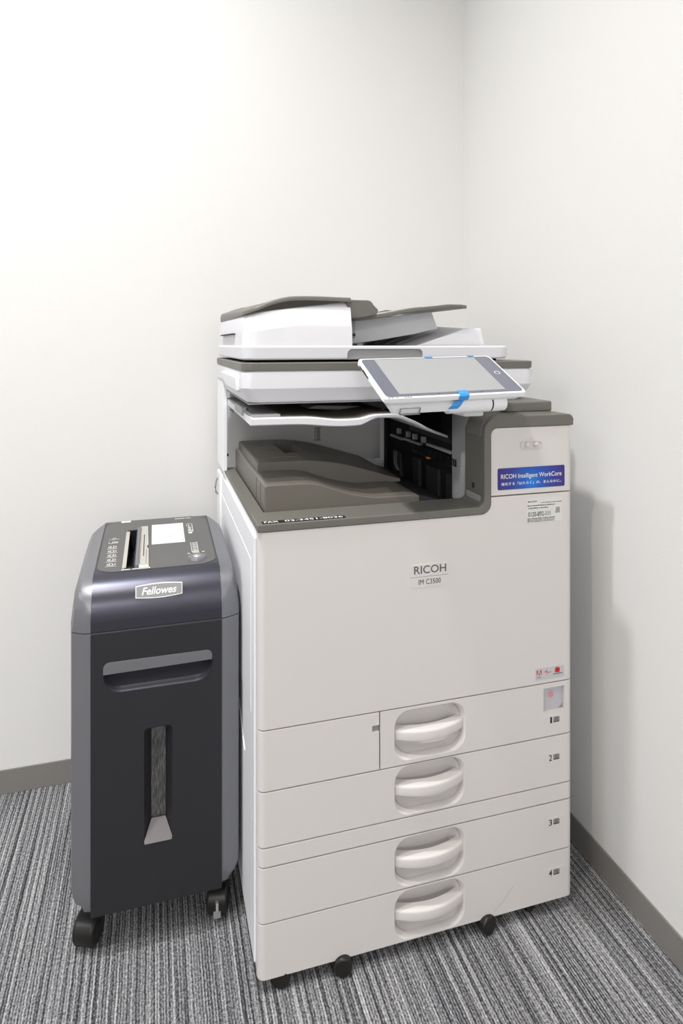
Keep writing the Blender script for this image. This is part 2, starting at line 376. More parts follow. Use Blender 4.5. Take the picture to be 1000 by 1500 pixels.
# tower cap
b = NB()
prof = [(.424, .9126)] + [(WD+.002, .9126)] + arc(WD-.008, .924, .0105, 0, 90, 5) + [(.452, .9345)] + arc(.444, .9045, .030, 90, 150, 5)
prism(b, prof, 'xz', .07, .33, .004, 3, 60); obj('tower_cap', b, 'capgrey', CP)
b = NB(); box(b, .485, .589, .052, .16, .934, .9535, .003, 3, .006); obj('cap_block', b, 'capgrey', CP)
b = NB(); prism(b, [(.4065, .897), (.4255, .897), (.4255, .925), (.444, .9350)] + arc(.440, .904, .0315, 95, 180, 6), 'xz', .010, .062, .0015); obj('cap_corner', b, 'capgrey', CP)
# inner face of tower
b = NB(); box(b, .4105, .4245, .070, .112, .757, .930, .001); box(b, .4125, .4245, .112, .135, .757, .95, .001); 
itp = obj('tower_inner_panel', b, 'grey', CP)
b = NB(); cyl(b, (.4115, .040, .802), (.4085, .040, .802), .005, 16, .001); box(b, .408, .411, .0385, .0415, .797, .807); obj('panel_screw', b, 'dark', itp)
b = NB(); box(b, .4085, .4106, .012, .066, .776, .788, .0008); obj('latch_plate', b, 'grey', itp)

# inside of the output opening
b = NB(); box(b, -.002, .412, .505, .53, .757, .958, .001)
back = obj('inner_back_panel', b, 'side', CP)
c = NB()
for z in (.8295, .8840): box(c, -.01, .2135, .50, .5062, z, z+.0020)
box(c, .2135, .2155, .50, .5062, .74, .96)
cut(back, c)
b = NB(); cyl(b, (.0045, .5055, .8008), (.0045, .5035, .8008), .0038, 14); obj('panel_hole', b, 'void', back)
b = NB()
box(b, .2195, .2215, .501, .506, .826, .858, .0005); box(b, .2305, .2325, .501, .506, .826, .858, .0005); box(b, .2195, .2345, .5015, .506, .856, .859); box(b, .2195, .2345, .5015, .506, .826, .829)
box(b, .225, .229, .500, .506, .830, .856, .0005); obj('release_lever', b, 'grey', back)
b = NB(); box(b, -.009, .0010, .470, .60, .77, .98, .001); box(b, -.010, .0, .54, .60, .05, .75, .0015); obj('rear_post', b, 'side', CP)
b = NB(); tube(b, [(-.008, .575, .735), (-.014, .575, .728), (-.017, .575, .712), (-.015, .575, .698), (-.008, .575, .692)], .0022); obj('rear_hook', b, 'grey', CP)
# exit unit (black) along the right wall of the opening
b = NB(); box(b, .421, .4255, .112, .53, .738, .957); box(b, .412, .4215, .505, .53, .738, .957)
ex = obj('exit_unit', b, 'void', CP)
b = NB(); box(b, .4185, .4205, .134, .374, .862, .95, .0006); obj('exit_cover', b, 'dark', ex)
for q_ in ((.19, .21, .895, .915), (.30, .33, .905, .925), (.148, .150, .865, .945)):
    b = NB(); box(b, .4165, .4190, *q_, .0004); obj('cover_catch', b, 'black', ex)
b = NB()
for v0, v1, z in ((.30, .40, .835), (.41, .49, .832), (.145, .265, .842)): box(b, .413, .4215, v0, v1, z, z+.0055, .0008)
for v in (.28, .33, .37, .43): box(b, .4125, .4215, v, v+.012, .845, .858, .0008)
obj('paper_guide', b, 'guide', ex)
b = NB()
for k in range(26): box(b, .4105, .4215, .115+.0088*k, .118+.0088*k, .822, .8365)
box(b, .414, .4215, .112, .345, .815, .824); obj('rib_comb', b, 'black', ex)
for v0, v1, z1 in ((.305, .342, .803), (.204, .266, .800), (.112, .165, .800), (.42, .47, .80)):
    b = NB(); box(b, .413, .4215, v0, v1, .74, z1, .002); obj('guide_plate', b, 'dark', ex)
b = NB(); box(b, .4085, .4145, .244, .256, .8155, .8185, .0006); obj('release_tab', b, 'orange', ex)
b = NB()
for v in (.44, .452): tube(b, [(.413, v, .80), (.409, v-.004, .785), (.408, v-.010, .77), (.411, v-.018, .757)], .0012, 6)
obj('curved_guide', b, 'grey', ex)

# output tray: two stepped, wavy tiers
zA = [(.022, .817), (.09, .817), (.12, .8137), (.154, .8015), (.197, .789), (.237, .7828), (.298, .7825), (.318, .779), (.36, .7765), (.412, .7765)]
zB = [(.027, .834), (.12, .8343), (.15, .832), (.193, .8254), (.258, .8075), (.325, .787), (.350, .7815), (.412, .760)]
def wavy(bm, x0, x1, y0, y1, zb, tab, r=.006, n=44, taper=0):
    pr = [(x0+(x1-x0)*i/n, interp(tab, x0+(x1-x0)*i/n)) for i in range(n+1)]
    rings = []
    for (y, ins) in ((y0, .0022), (y0+.0008, .0008), (y0+.0022, 0), (y1, 0)):
        top = [Vector((min(max(x, x0+ins), x1-ins), y, z-ins)) for x, z in pr]
        # rounded left end
        rings.append([Vector((x0+ins, y, zb))]+[Vector((x0+ins, y, pr[0][1]-.004))]+[Vector((x0+ins+.0012, y, pr[0][1]-.0012-ins))]+top[1:]+[Vector((x1-ins, y, zb))])
    loft(bm, rings)
b = NB(); wavy(b, .024, .318, .0765, .50, .739, zA); tr = obj('output_tray', b, 'tray', CP, 50)
b = NB(); wavy(b, .031, .33, .205, .497, .78, zB)
tt = obj('upper_tier', b, 'tray', tr, 50)
c = NB(); prism(c, [(.100, .80), (.145, .80), (.150, .85), (.105, .85)], 'xz', .30, .44); cut(tt, c, 50)
for k in range(3):
    b = NB(); box(b, .036, .115-.02*k, .25+.07*k, .2525+.07*k, .833, .8353, .0005); obj('tray_rib', b, 'tray', tt)
for y in (.12, .17):
    b = NB(); box(b, .0232, .0245, y, y+.0015, .745, .812); obj('tray_rib', b, 'tray', tt)
b = NB(); prism(b, [(.318, .739), (.318, .7775), (.35, .768), (.405, .750), (.42, .739)], 'xz', .0765, .50); obj('tray_ramp', b, 'dark', tr)

# inner shift tray hanging under the scanner
zT = [(.0, .9345), (.10, .9335), (.17, .927), (.20, .9275), (.235, .934), (.268, .9345), (.31, .921), (.36, .898), (.412, .879)]
zU = [(.0, .9205), (.08, .920), (.17, .9135), (.20, .914), (.24, .927), (.27, .9265), (.31, .914), (.36, .892), (.412, .874)]
b = NB(); n = 40; x0, x1 = .002, .41
rings = []
for i in range(n+1):
    x = x0+(x1-x0)*i/n; yf = interp([(.0, .088), (.27, .088), (.30, .093), (.41, .148)], x)
    zt = interp(zT, x); zu = interp(zU, x)
    rings.append([Vector((x, yf, zu+.002)), Vector((x, yf, zt-.002)), Vector((x, yf+.002, zt)), Vector((x, .14 if x < .25 else yf+.02, zt-.001)), Vector((x, .495, zt-.001+.004)), Vector((x, .495, zu+.004)), Vector((x, yf+.003, zu))])
loft(b, rings); st_ = obj('shift_tray', b, 'adf', CP, 30)
b = NB()
rings = []
for i in range(n+1):
    x = .058+(.40-.058)*i/n; yf = interp([(.0, .100), (.27, .100), (.30, .104), (.41, .158)], x); zt = interp(zT, x)
    rings.append([Vector((x, yf, zt-.0005)), Vector((x, yf, zt+.0006)), Vector((x, .49, zt+.0045)), Vector((x, .49, zt))])
loft(b, rings); obj('tray_surface', b, 'tray', st_, 30)
b = NB(); box(b, .006, .056, .098, .49, .9335, .9385, .0006); obj('tray_extension', b, 'grey', st_)
b = NB(); box(b, .012, .020, .20, .36, .937, .9400, .001); box(b, -.002, .008, .19, .30, .928, .944, .002); obj('extension_grip', b, 'guide', st_)
b = NB(); prism(b, [(.135, .935), (.20, .931), (.245, .937), (.15, .941)], 'xz', .22, .30, .0005); prism(b, [(.12, .938), (.15, .945), (.24, .943), (.235, .938)], 'xz', .31, .40, .0005); obj('tray_fin', b, 'guide', st_)

# scanner unit
def sring(z, ins, x0=-.013, x1=.583, y0=.100, y1=.600, r=.020): return ring(x0+ins, x1-ins, y0+ins, y1-ins*.3, z, r, 7)
b = NB(); loft(b, [sring(.9575, .020), sring(.9578, .016), sring(.960, .013), sring(.9835, .002), sring(.986, .001), sring(1.012, .0015), sring(1.0155, .003), sring(1.018, .006)])
sc = obj('scanner_unit', b, 'adf', CP, 28)
b = NB(); loft(b, [sring(1.0165, .004), sring(1.0175, .0008), sring(1.0300, .0005), sring(1.0315, .002), sring(1.0318, .006)]); obj('scanner_trim', b, 'taupe', sc, 28)
b = NB(); box(b, .02, .515, .14, .57, 1.031, 1.037); obj('lid_gap', b, 'void', sc)
b = NB(); q = NB(); box(q, -.0195, -.006, .15, .40, .978, 1.006, .003, 3); 
for v in q.verts:
    if v.co.z < .985: v.co.x += .003; v.co.y += .0 if v.co.y < .3 else -.05
merge(b, q); obj('hinge_cover', b, 'side', sc)
b = NB(); box(b, .02, .585, .50, .60, .90, .958); box(b, .43, .575, .17, .60, .91, .958); obj('scanner_support', b, 'side', CP)
b = NB(); box(b, .0, .43, .11, .50, .9565, .9580); obj('scanner_underside', b, 'grey', sc)

# document feeder lid
def lring(z, ins, x1=.534, r=.024): return ring(-.011+ins, x1-ins, .112+ins, .585-ins, z, r, 7)
b = NB(); loft(b, [lring(1.0360, .008), lring(1.0368, .003), lring(1.0395, .0012), lring(1.0590, .0), lring(1.0615, .0012), lring(1.0622, .0035)])
lid = obj('feeder_lid', b, 'adf', CP, 28)
c = NB(); prism(c, [(.186, 1.03), (.340, 1.03), (.340, 1.046)]+arc(.330, 1.046, .010, 0, 90, 5)[1:]+arc(.196, 1.046, .010, 90, 180, 5), 'xz', .10, .122); cut(lid, c, 28)
b = NB(); prism(b, [(.1862, 1.037), (.3398, 1.037), (.3398, 1.046)]+arc(.330, 1.046, .0098, 0, 90, 5)[1:]+arc(.196, 1.046, .0098, 90, 180, 5), 'xz', .1185, .1225); obj('lid_grip', b, 'guide', lid)
# wedge catch tray for originals on the lid
b = NB()
V = {'a': (.355, .18, 1.0615), 'b': (.463, .18, 1.0980), 'c': (.503, .18, 1.0985), 'd': (.512, .18, 1.0615), 'e': (.30, .56, 1.0615), 'f': (.44, .56, 1.118), 'g': (.503, .56, 1.118), 'h': (.512, .56, 1.0615)}
Q = {k: b.verts.new(v) for k, v in V.items()}
for f in ('abcd', 'ehgf', 'aefb', 'bfgc', 'cghd', 'adhe'): b.faces.new([Q[k] for k in f])
bmesh.ops.recalc_face_normals(b, faces=b.faces); bev(b, .003, 3, None, 10)
wg = obj('original_catch_tray', b, 'adf', lid)
b = NB()
e0 = Vector(V['a']); 
for k in range(5):
    t = .25+.14*k; p = [Vector(V['a']).lerp(Vector(V['e']), t), Vector(V['b']).lerp(Vector(V['f']), t)]
    p = [p[0].lerp(p[1], .06), p[0].lerp(p[1], .9)]
    tube(b, [p[0]+Vector((0, 0, .0006)), p[1]+Vector((0, 0, .0006))], .0016, 6)
obj('tray_ridge', b, 'adf', wg)
# feeder housing: profile along u, faceted front
zH = [(-.012, 1.116), (.0, 1.1200), (.02, 1.1270), (.05, 1.1385), (.085, 1.1455), (.12, 1.1465), (.20, 1.1450)]
def house(bm, z_from, z_to, levels, x0=-.0085, x1=.1965, n=20):
    # levels: (t, yfront) where t runs 0..1 between the base and the local top
    rings = []
    for (t, yf, ins) in levels:
        pts = []
        for i in range(n+1):
            x = x0+ins+(x1-x0-ins)*i/n; z = z_from(x)+(z_to(x)-z_from(x))*t
            y = yf
            dx = x-(x0+ins); R = .022
            if dx < R: y += R-math.sqrt(max(0, R*R-(R-dx)**2))
            pts.append(Vector((x, y, z)))
        for i in range(n, -1, -1):
            x = x0+ins+(x1-x0-ins)*i/n; z = z_from(x)+(z_to(x)-z_from(x))*t+(.012*t*(1 if x < .03 else max(0, 1-(x-.03)/.1)))
            pts.append(Vector((x, .57-ins, z)))
        rings.append(pts)
    loft(bm, rings)
b = NB()
house(b, lambda x: 1.0618, lambda x: interp(zH, x), [(0, .1145, 0), (.42, .1165, .001), (.46, .1185, .0012), (.84, .126, .004), (.93, .131, .006), (1, .137, .009)])
hs = obj('feeder_housing', b, 'adf', CP, 28)
b = NB()
house(b, lambda x: interp(zH, x)+.0002, lambda x: interp(zH, x)+.0085, [(0, .123, .004), (.5, .1225, .0035), (.85, .124, .0045), (1, .127, .007)])
fc = obj('feeder_cover', b, 'taupe', hs, 40)
b = NB(); box(b, -.0145, -.0035, .24, .47, 1.0845, 1.0865); obj('side_slot', b, 'void', hs)
b = NB(); prism(b, [(.190, 1.114), (.190, 1.150), (.225, 1.1495)]+arc(.232, 1.1375, .012, 90, 20, 4)+[(.254, 1.131), (.25, 1.122), (.22, 1.116)], 'xz', .128, .50, .002); obj('feeder_throat', b, 'taupe', hs)
# document tray: waved slab
zD = [(.195, 1.1235), (.225, 1.1205), (.26, 1.124), (.335, 1.1375), (.38, 1.1425), (.42, 1.1465), (.468, 1.1460)]
b = NB(); n = 30; rings = []
for i in range(n+1):
    x = .195+.267*i/n; z = interp(zD, x)-(.0 if x < .37 else 0); th = .0085 if x < .3 else .0085-.002*(x-.3)/.16
    yr = .47
    if x > .44: yr = .47-(x-.44)*2.5
    yf = .150+(0 if x < .445 else (x-.445)*1.0)
    rings.append([Vector((x, yf, z-th*.8)), Vector((x, yf, z-.0015)), Vector((x, yf+.002, z)), Vector((x, yr-.002, z)), Vector((x, yr, z-.0015)), Vector((x, yr, z-th*.8)), Vector((x, yr-.003, z-th)), Vector((x, yf+.003, z-th))])
loft(b, rings); dt = obj('document_tray', b, 'taupe', hs, 30)
b = NB(); rings = []
for i in range(n+1):
    x = .245+.115*i/n; z = interp(zD, x); rings.append([Vector((x, .165, z)), Vector((x, .165, z+.0008)), Vector((x, .45, z+.0008)), Vector((x, .45, z))])
loft(b, rings); obj('document_bed', b, 'guide', dt, 30)
b = NB(); prism(b, [(.30, 1.1335), (.345, 1.143), (.36, 1.142), (.36, 1.136), (.31, 1.128)], 'xz', .33, .34, .001); obj('document_guide', b, 'taupe', dt)
b = NB(); prism(b, [(.197, 1.0625), (.197, 1.112), (.262, 1.1170), (.39, 1.1330), (.398, 1.1335), (.412, 1.098), (.36, 1.0865), (.28, 1.073), (.24, 1.068)], 'xz', .2, .50, .002); fb = obj('tray_base', b, 'inner', hs)
b = NB(); box(b, .200, .226, .190, .205, 1.078, 1.112, .001); box(b, .195, .24, .185, .21, 1.060, 1.067, .001); obj('feed_latch', b, 'grey', fb)
b = NB(); box(b, .197, .228, .182, .20, 1.0622, 1.0665); box(b, .207, .218, .186, .191, 1.088, 1.096, .001); cyl(b, (.223, .190, 1.084), (.223, .187, 1.084), .003, 10); cyl(b, (.2035, .190, 1.0865), (.2035, .187, 1.0865), .002, 10); obj('latch_detail', b, 'dark', fb)
b = NB(); box(b, .194, .206, .15, .19, 1.108, 1.1155, .003); obj('guide_tab', b, 'adf', fb)

# ---- paper drawers
FH = [(.0255, .1155), (.1180, .2072), (.2418, .3312), (.3336, .4318)]
def handle_recess(o, zc):
    c = NB()
    rr_ = lambda i, y: [Vector((x, y, z)) for x, z in rrect(.239+i, .371-i, zc-.0415+i*.8, zc+.0415-i*.8, .022, 7)]
    loft(c, [rr_(-.002, -.002), rr_(-.002, -.0008), rr_(.0015, .0006), rr_(.005, .010), rr_(.010, .022), rr_(.018, .028)])
    cut(o, c, 60)
def drawer(z0, z1, x0=0, num='1', zl=None, lv=True):
    b = NB(); wrap_panel(b, x0, WD, z0, z1, lv=lv)
    # depth block so that the recess has a wall behind it
    box(b, max(x0, 0)+.004, WD-.004, .0155, .05, z0+.003, z1-.003)
    o = obj('drawer', b, 'white', CP)
    zc = (z0+z1)/2-.001
    return o, zc
labels = {'4': (.0255, .1155), '3': (.1180, .2072), '2': (.2418, .3312), '1': (.3336, .4318)}
zlab = {'1': .3570, '2': .2868, '3': .1658, '4': .0715}
c = NB()
for num, (z0, z1) in labels.items(): box(c, .228, .382, .0135, .052, z0+.002, z1-.002)
box(c, .525, .585, .0135, .03, .37, .43)
cut(core, c)
for num, (z0, z1) in labels.items():
    x0 = .2115 if num == '1' else 0
    b = NB(); wrap_panel(b, x0, WD, z0, z1, lv=(num != '1'))
    d = obj('drawer', b, 'white', CP)
    d['label'] = 'paper drawer marked with the number %s' % num
    zc = (z0+z1)/2+(.0 if num in '34' else .001)
    c = NB()
    f = lambda i, y, k=0: [Vector((x, y, z)) for x, z in rrect(.2390+i, .3710-i, zc-.0415+i*.9, zc+.0415-i*.9, min(.028, .0375-i*.9), 7)]
    loft(c, [f(-.003, -.004), f(-.0025, -.0002), f(0, .0022), f(.003, .010), f(.004, .03)])
    cut(d, c, 50)
    # bowl behind the opening, open toward the viewer
    q = bmesh.new(); rings = [f(.0036, .012), f(.0060, .018), f(.012, .027), f(.020, .031)]
    R = [[q.verts.new(p) for p in rg] for rg in rings]; n = len(R[0])
    for k in range(len(R)-1):
        for i in range(n): q.faces.new((R[k][i], R[k][(i+1) % n], R[k+1][(i+1) % n], R[k+1][i]))
    q.faces.new(R[-1])
    bb = NB(); merge(bb, q); obj('handle_recess', bb, 'white', d, 50)
    # bowed pull bar
    bb = NB(); rings = []; n = 24
    for i in range(n+1):
        t = i/n; x = .2405+.129*t; y = .006-.0150*math.sin(math.pi*t)**.8
        hz = .0085+.0012*math.sin(math.pi*t); zz = zc+.001-.0015*math.sin(math.pi*t)
        dp = .016
        pr = [(y, zz-hz), (y-.0012, zz-hz+.002), (y-.0012, zz+hz-.0045), (y+.0006, zz+hz-.0012), (y+.004, zz+hz), (y+dp, zz+hz+.001), (y+dp, zz+hz-.004), (y+.006, zz+hz-.006), (y+.004, zz-hz)]
        rings.append([Vector((x, yy, z)) for yy, z in pr])
    loft(bb, rings); obj('drawer_handle', bb, 'white', d, 50)
    # number plate and paper symbol
    zb = zlab[num]
    bb = NB(); flat(bb, FF, rrect(.5355, .5785, zb-.004, zb+.0145, .0008), 0, .0004); lb = obj('number_plate', bb, 'white', d)
    bb = NB(); txt(bb, num, FF, .5445+(.0028 if num == '1' else 0), .5515, zb, zb+.0115, .0006, bold=.01)
    flat(bb, FF, [(.5545, zb+.001), (.5545, zb+.0105), (.5555, zb+.0105), (.5555, zb+.0028), (.5658, zb+.0028), (.5658, zb+.0105), (.5668, zb+.0105), (.5668, zb+.001)], .0004, .0007)
    for k in range(4): flat(bb, FF, [(.5563, zb+.0036+.002*k), (.5650, zb+.0036+.002*k), (.5650, zb+.0047+.002*k), (.5563, zb+.0047+.002*k)], .0004, .0007)
    obj('number_mark', bb, 'ink', lb)
    if num == '1':
        c = NB(); box(c, .5335, .5778, -.004, .0085, .3795, .4235, 0, 2); cut(d, c, 30)
        bb = NB(); flat(bb, Frame((0, .0082, 0), (1, 0, 0), (0, 0, 1)), [(.5337, .3797), (.5776, .3797), (.5776, .4233), (.5337, .4233)], 0, .0032); sw = obj('sensor_window', bb, 'sensor', d)
        bb = NB(); F2 = Frame((0, .005, 0), (1, 0, 0), (0, 0, 1)); flat(bb, F2, [(.552+.006*math.cos(a*.524), .408+.007*math.sin(a*.524)) for a in range(12)], .0001, .0003); obj('status_mark', bb, 'pink', sw)
        bb = NB(); flat(bb, F2, [(.568, .3805), (.5768, .3805), (.5768, .390), (.5745, .385)], .0001, .0005); obj('window_corner', bb, 'grey', sw)
b = NB(); wrap_panel(b, 0, .2092, .3336, .4318, rv=False); lc = obj('side_front_cover', b, 'white', CP)
c = NB(); box(c, .1965, .2100, -.003, .006, .399, .4105, .001); cut(lc, c)
b = NB(); box(b, .1968, .2085, .0055, .0065, .3992, .4102); obj('cover_notch', b, 'grey', lc)
b = NB(); wrap_panel(b, 0, WD, .2098, .2394); obj('bank_strip', b, 'white', CP)
b = NB(); box(b, .004, WD-.004, .020, .595, .018, .03); obj('base_plate', b, 'dark', CP)
for x, y, rt in ((.040, .012, -20), (.144, .001, -10), (.416, .002, 15), (.514, .022, 25), (.05, .55, 0), (.54, .55, 0)):
    b = NB(); a = math.radians(rt); dx, dy = math.sin(a)*.010, -math.cos(a)*.010
    cyl(b, (x-dx, y-dy, .0165), (x+dx, y+dy, .0165), .0165, 24, .004); box(b, x-.008, x+.008, y-.008, y+.008, .018, .031); obj('caster', b, 'wheel', CP)

b = NB(); P_ = [(.470, .0715), (.4665, .0690), (.4610, .0640), (.4550, .0560), (.4480, .0490), (.4400, .0420), (.4300, .0350)]
for (xa, za), (xb, zb_) in zip(P_, P_[1:]): flat(b, FF, [(xa, za), (xb, zb_), (xb+.0006, zb_-.0003), (xa+.0006, za-.0003)], -.0002, .0002)
obj('scratch', b, 'guide', d if False else [o for o in CP.children if o.name.startswith('drawer')][0])

# ---- tilted operation panel
def pframe():
    a, t, r = math.radians(2), math.radians(27.5), math.radians(2.1)
    u = Vector((math.cos(a), math.sin(a), 0)); bb = Vector((-math.sin(a)*math.cos(t), math.cos(a)*math.cos(t), math.sin(t)))
    return Frame((.1905, -.0805, .9775), u*math.cos(r)+bb*math.sin(r), bb*math.cos(r)-u*math.sin(r))
PF = pframe(); PW, PH = .270, .134
def pring(n, ins, r=.008, x0=0, x1=PW, y0=0, y1=PH): return [PF.p(x, y, n) for x, y in rrect(x0+ins, x1-ins, y0+ins, y1-ins, r, 5)]
b = NB(); loft(b, [pring(-.0185, .012), pring(-.0180, .008), pring(-.0125, .0045), pring(-.0100, .0038), pring(-.0095, .0012), pring(-.0085, 0), pring(-.0020, 0), pring(-.0006, .0006), pring(0, .0020)])
cp = obj('operation_panel', b, 'bezel', CP, 28)
b = NB(); loft(b, [pring(-.0005, .0045), pring(.0004, .0045), pring(.0005, .005)]); 
M['glass'] = mat('touch_glass_grey', (104, 107, 120), .12, noise=.02, coat=.3)
M['film'] = mat('protective_film', (160, 161, 163), .28, noise=.03, scale=60, coat=.2)
gl = obj('touch_glass', b, 'glass', cp)
b = NB(); flat(b, PF, rrect(.030, .232, .0115, .1265, .0015), .0004, .0008); obj('display', b, 'film', gl)
b = NB(); 
ro = [(.249+.0055*math.cos(k*.3142), .068+.0055*math.sin(k*.3142)) for k in range(20)]; ri = [(.249+.0046*math.cos(k*.3142), .068+.0046*math.sin(k*.3142)) for k in range(20)]
for k in range(20): flat(b, PF, [ro[k], ro[(k+1) % 20], ri[(k+1) % 20], ri[k]], .0005, .0008)
obj('home_mark', b, 'paperwhite', gl)
for x in (.006, .012, .021, .035, .040, .045):
    b = NB(); flat(b, PF, rrect(x, x+.0035, .0012, .0042, .0006, 2), .0001, .0005); obj('indicator_mark', b, 'guide', cp)
for x in (.098, .180):
    b = NB(); flat(b, PF, rrect(x, x+.004, .0060, .0075, .0005, 2), .0005, .0008); obj('indicator_mark', b, 'ink', cp)
b = NB(); flat(b, Frame(PF.p(-.0001, 0, 0), PF.ey, PF.n), [(.075, -.0045), (.118, -.0045), (.118, -.0075), (.075, -.0075)], -.0003, .0003); flat(b, Frame(PF.p(-.0001, 0, 0), PF.ey, PF.n), [(.085, -.0035), (.1, -.0035), (.1, -.006), (.085, -.006)], -.0006, .0006); obj('card_slot', b, 'ink', cp)
def tape_strip(pts, w, skew):
    b = NB(); n = len(pts)
    rings = []
    for i, (y, nn) in enumerate(pts):
        x = skew(i/(n-1)); p0 = PF.p(x, y, nn); p1 = PF.p(x+w, y, nn)
        rings.append((p0, p1))
    q = bmesh.new()
    top = [(q.verts.new(a), q.verts.new(c_)) for a, c_ in rings]
    for k in range(n-1): q.faces.new((top[k][0], top[k][1], top[k+1][1], top[k+1][0]))
    bmesh.ops.solidify(q, geom=q.faces[:], thickness=.0003)
    merge(b, q); return b
b = tape_strip([(.014, .0012), (.002, .0012), (-.0010, -.0012), (-.0010, -.0090), (.0025, -.0128), (-.0012, -.0185), (-.0008, -.0260)], .0185, lambda t: .137-.004*t if t < .5 else .135-.032*(t-.5)); obj('blue_tape', b, 'bluetape', cp)
b = tape_strip([(.128, .0012), (.1335, .0012), (.1350, -.0010), (.1350, -.006)], .015, lambda t: .132); obj('blue_tape', b, 'bluetape', cp)
b = tape_strip([(.130, .0012), (.1335, .0012), (.1350, -.0010), (.1350, -.006)], .013, lambda t: .222); obj('blue_tape', b, 'bluetape', cp)
# panel bracket and hinge
b = NB(); loft(b, [[PF.p(x, y, -.034) for x, y in rrect(.024, .130, .008, .10, .004, 4)], [PF.p(x, y, -.030) for x, y in rrect(.018, .135, .000, .10, .004, 4)], [PF.p(x, y, -.018) for x, y in rrect(.014, .138, -.001, .10, .004, 4)]])
pb = obj('panel_bracket', b, 'bezel', cp, 30)
b = NB(); Fb = Frame(PF.p(0, -.0008, -.0245), PF.ex, PF.n+PF.ey*.12)
for r_ in ([(.030, -.006), (.066, -.006), (.066, -.0054), (.030, -.0054)], [(.030, .006), (.066, .006), (.066, .0054), (.030, .0054)], [(.030, -.006), (.0306, -.006), (.0306, .006), (.030, .006)], [(.0654, -.006), (.066, -.006), (.066, .006), (.0654, .006)]): flat(b, Fb, r_, -.001, .0035)
obj('bracket_outline', b, 'grey', pb)
b = NB(); cyl(b, PF.p(.125, .0155, -.029), PF.p(.208, .0155, -.029), .0145, 28, .001); hb = obj('hinge_barrel', b, 'bezel', cp, 50)
b = NB(); cyl(b, PF.p(.2080, .0155, -.029), PF.p(.2105, .0155, -.029), .0140, 28); obj('hinge_ring', b, 'void', hb, 50)
b = NB(); cyl(b, PF.p(.2105, .0155, -.029), PF.p(.238, .0155, -.029), .0145, 28, .001); obj('hinge_end', b, 'bezel', hb, 50)
b = NB(); box(b, .372, .412, .004, .115, .9345, .948, .003, 3, .004); box(b, .345, .415, .08, .13, .936, .985, .003, 3); obj('panel_arm', b, 'bezel', cp)

# ------------------------------------------------------------------ shredder
SX, SY = .005, 1.175
SH = empty('paper_shredder', (SX, SY, 0), 'black and silver upright paper shredder on casters to the left of the copier', 'shredder')
def outline(w, yf, yb, ch=.028, cf=.0):
    # half width w, symmetric; ordered CCW seen from above, starting front right
    P = [(.112, yf), (.1135, yf+.0003), (min(w-.004, .1225), yf+.002), (w-.0030, yf+.014), (w-.0005, yf+.024), (w, yf+.045), (w, yb-.12), (w-.008, yb-.075), (w-.030, yb-.035), (w-.060, yb-.010), (.05, yb)]
    return P+[(-x, y) for x, y in P[::-1]]
def oring(z, w, yf=0, yb=.37): return [Vector((x, y, z)) for x, y in outline(w, yf, yb)]
b = NB()
loft(b, [oring(.080, .120, .012, .345), oring(.086, .130, .003, .355), oring(.096, .140, .001, .362), oring(.108, .1445, 0, .368), oring(.125, .146, 0, .37), oring(.566, .1462, 0, .37)])
binb = obj('bin_body', b, 'silver', SH, 20)
c = NB(); box(c, -.103, .103, -.02, .06, .17, .54); cut(binb, c, 20)
# front charcoal panel
b = NB(); box(b, -.1115, .1115, -.0022, .020, .0775, .5655, .0015)
fp = obj('bin_front', b, 'charcoal', SH)
c = NB(); hp = [(-.091, .492), (-.091, .502)]+arc(-.081, .504, .010, 180, 90, 4)+arc(.084, .504, .010, 90, 0, 4)+[(.094, .490)]+arc(.064, .490, .030, 0, -90, 7)+arc(-.061, .490, .030, -90, -180, 7)
FP2 = [Vector((x, -.01, z)) for x, z in hp]
def scaled(pts, y, k): 
    cx = sum(p.x for p in pts)/len(pts); cz = sum(p.z for p in pts)/len(pts)
    return [Vector((cx+(p.x-cx)*k, y, cz+(p.z-cz)*(k if k > 1 else 1-(1-k)*.9))) for p in pts]
loft(c, [FP2, [Vector((p.x, .05, p.z)) for p in FP2]]); cut(fp, c, 30)
wp = rrect(-.0235, .0245, .185, .390, .007, 5)
c = NB(); loft(c, [[Vector((x, -.01, z)) for x, z in wp], [Vector((x, .05, z)) for x, z in wp]]); cut(fp, c, 30)
# handle bowl (open to the front) and grip strip
def bowl(pts_rings, close=True):
    q = bmesh.new(); R = [[q.verts.new(p) for p in rg] for rg in pts_rings]; n = len(R[0])
    for k in range(len(R)-1):
        for i in range(n): q.faces.new((R[k][i], R[k][(i+1) % n], R[k+1][(i+1) % n], R[k+1][i]))
    if close: q.faces.new(R[-1])
    b = NB(); merge(b, q); return b
def hshape(y, top, k, lift):
    out = []
    for x, z in hp:
        zz = z if z > .4915 else .492-(.492-z)*(1-k)+lift
        out.append(Vector((x*(1-.06*k), y, min(zz, top))))
    return out
hbw = obj('handle_recess', bowl([hshape(-.0019, .514, 0, 0), hshape(.002, .514, .05, 0), hshape(.012, .514, .25, .000), hshape(.024, .514, .60, 0), hshape(.034, .514, .98, 0)]), 'recess', fp, 40)
b = NB(); prism(b, [(-.091, .4930), (-.091, .502)]+arc(-.081, .504, .010, 180, 90, 4)+arc(.084, .504, .010, 90, 0, 4)+[(.094, .4960)], 'xz', -.0026, .010, .0006); obj('pull_handle', b, 'silver', fp)
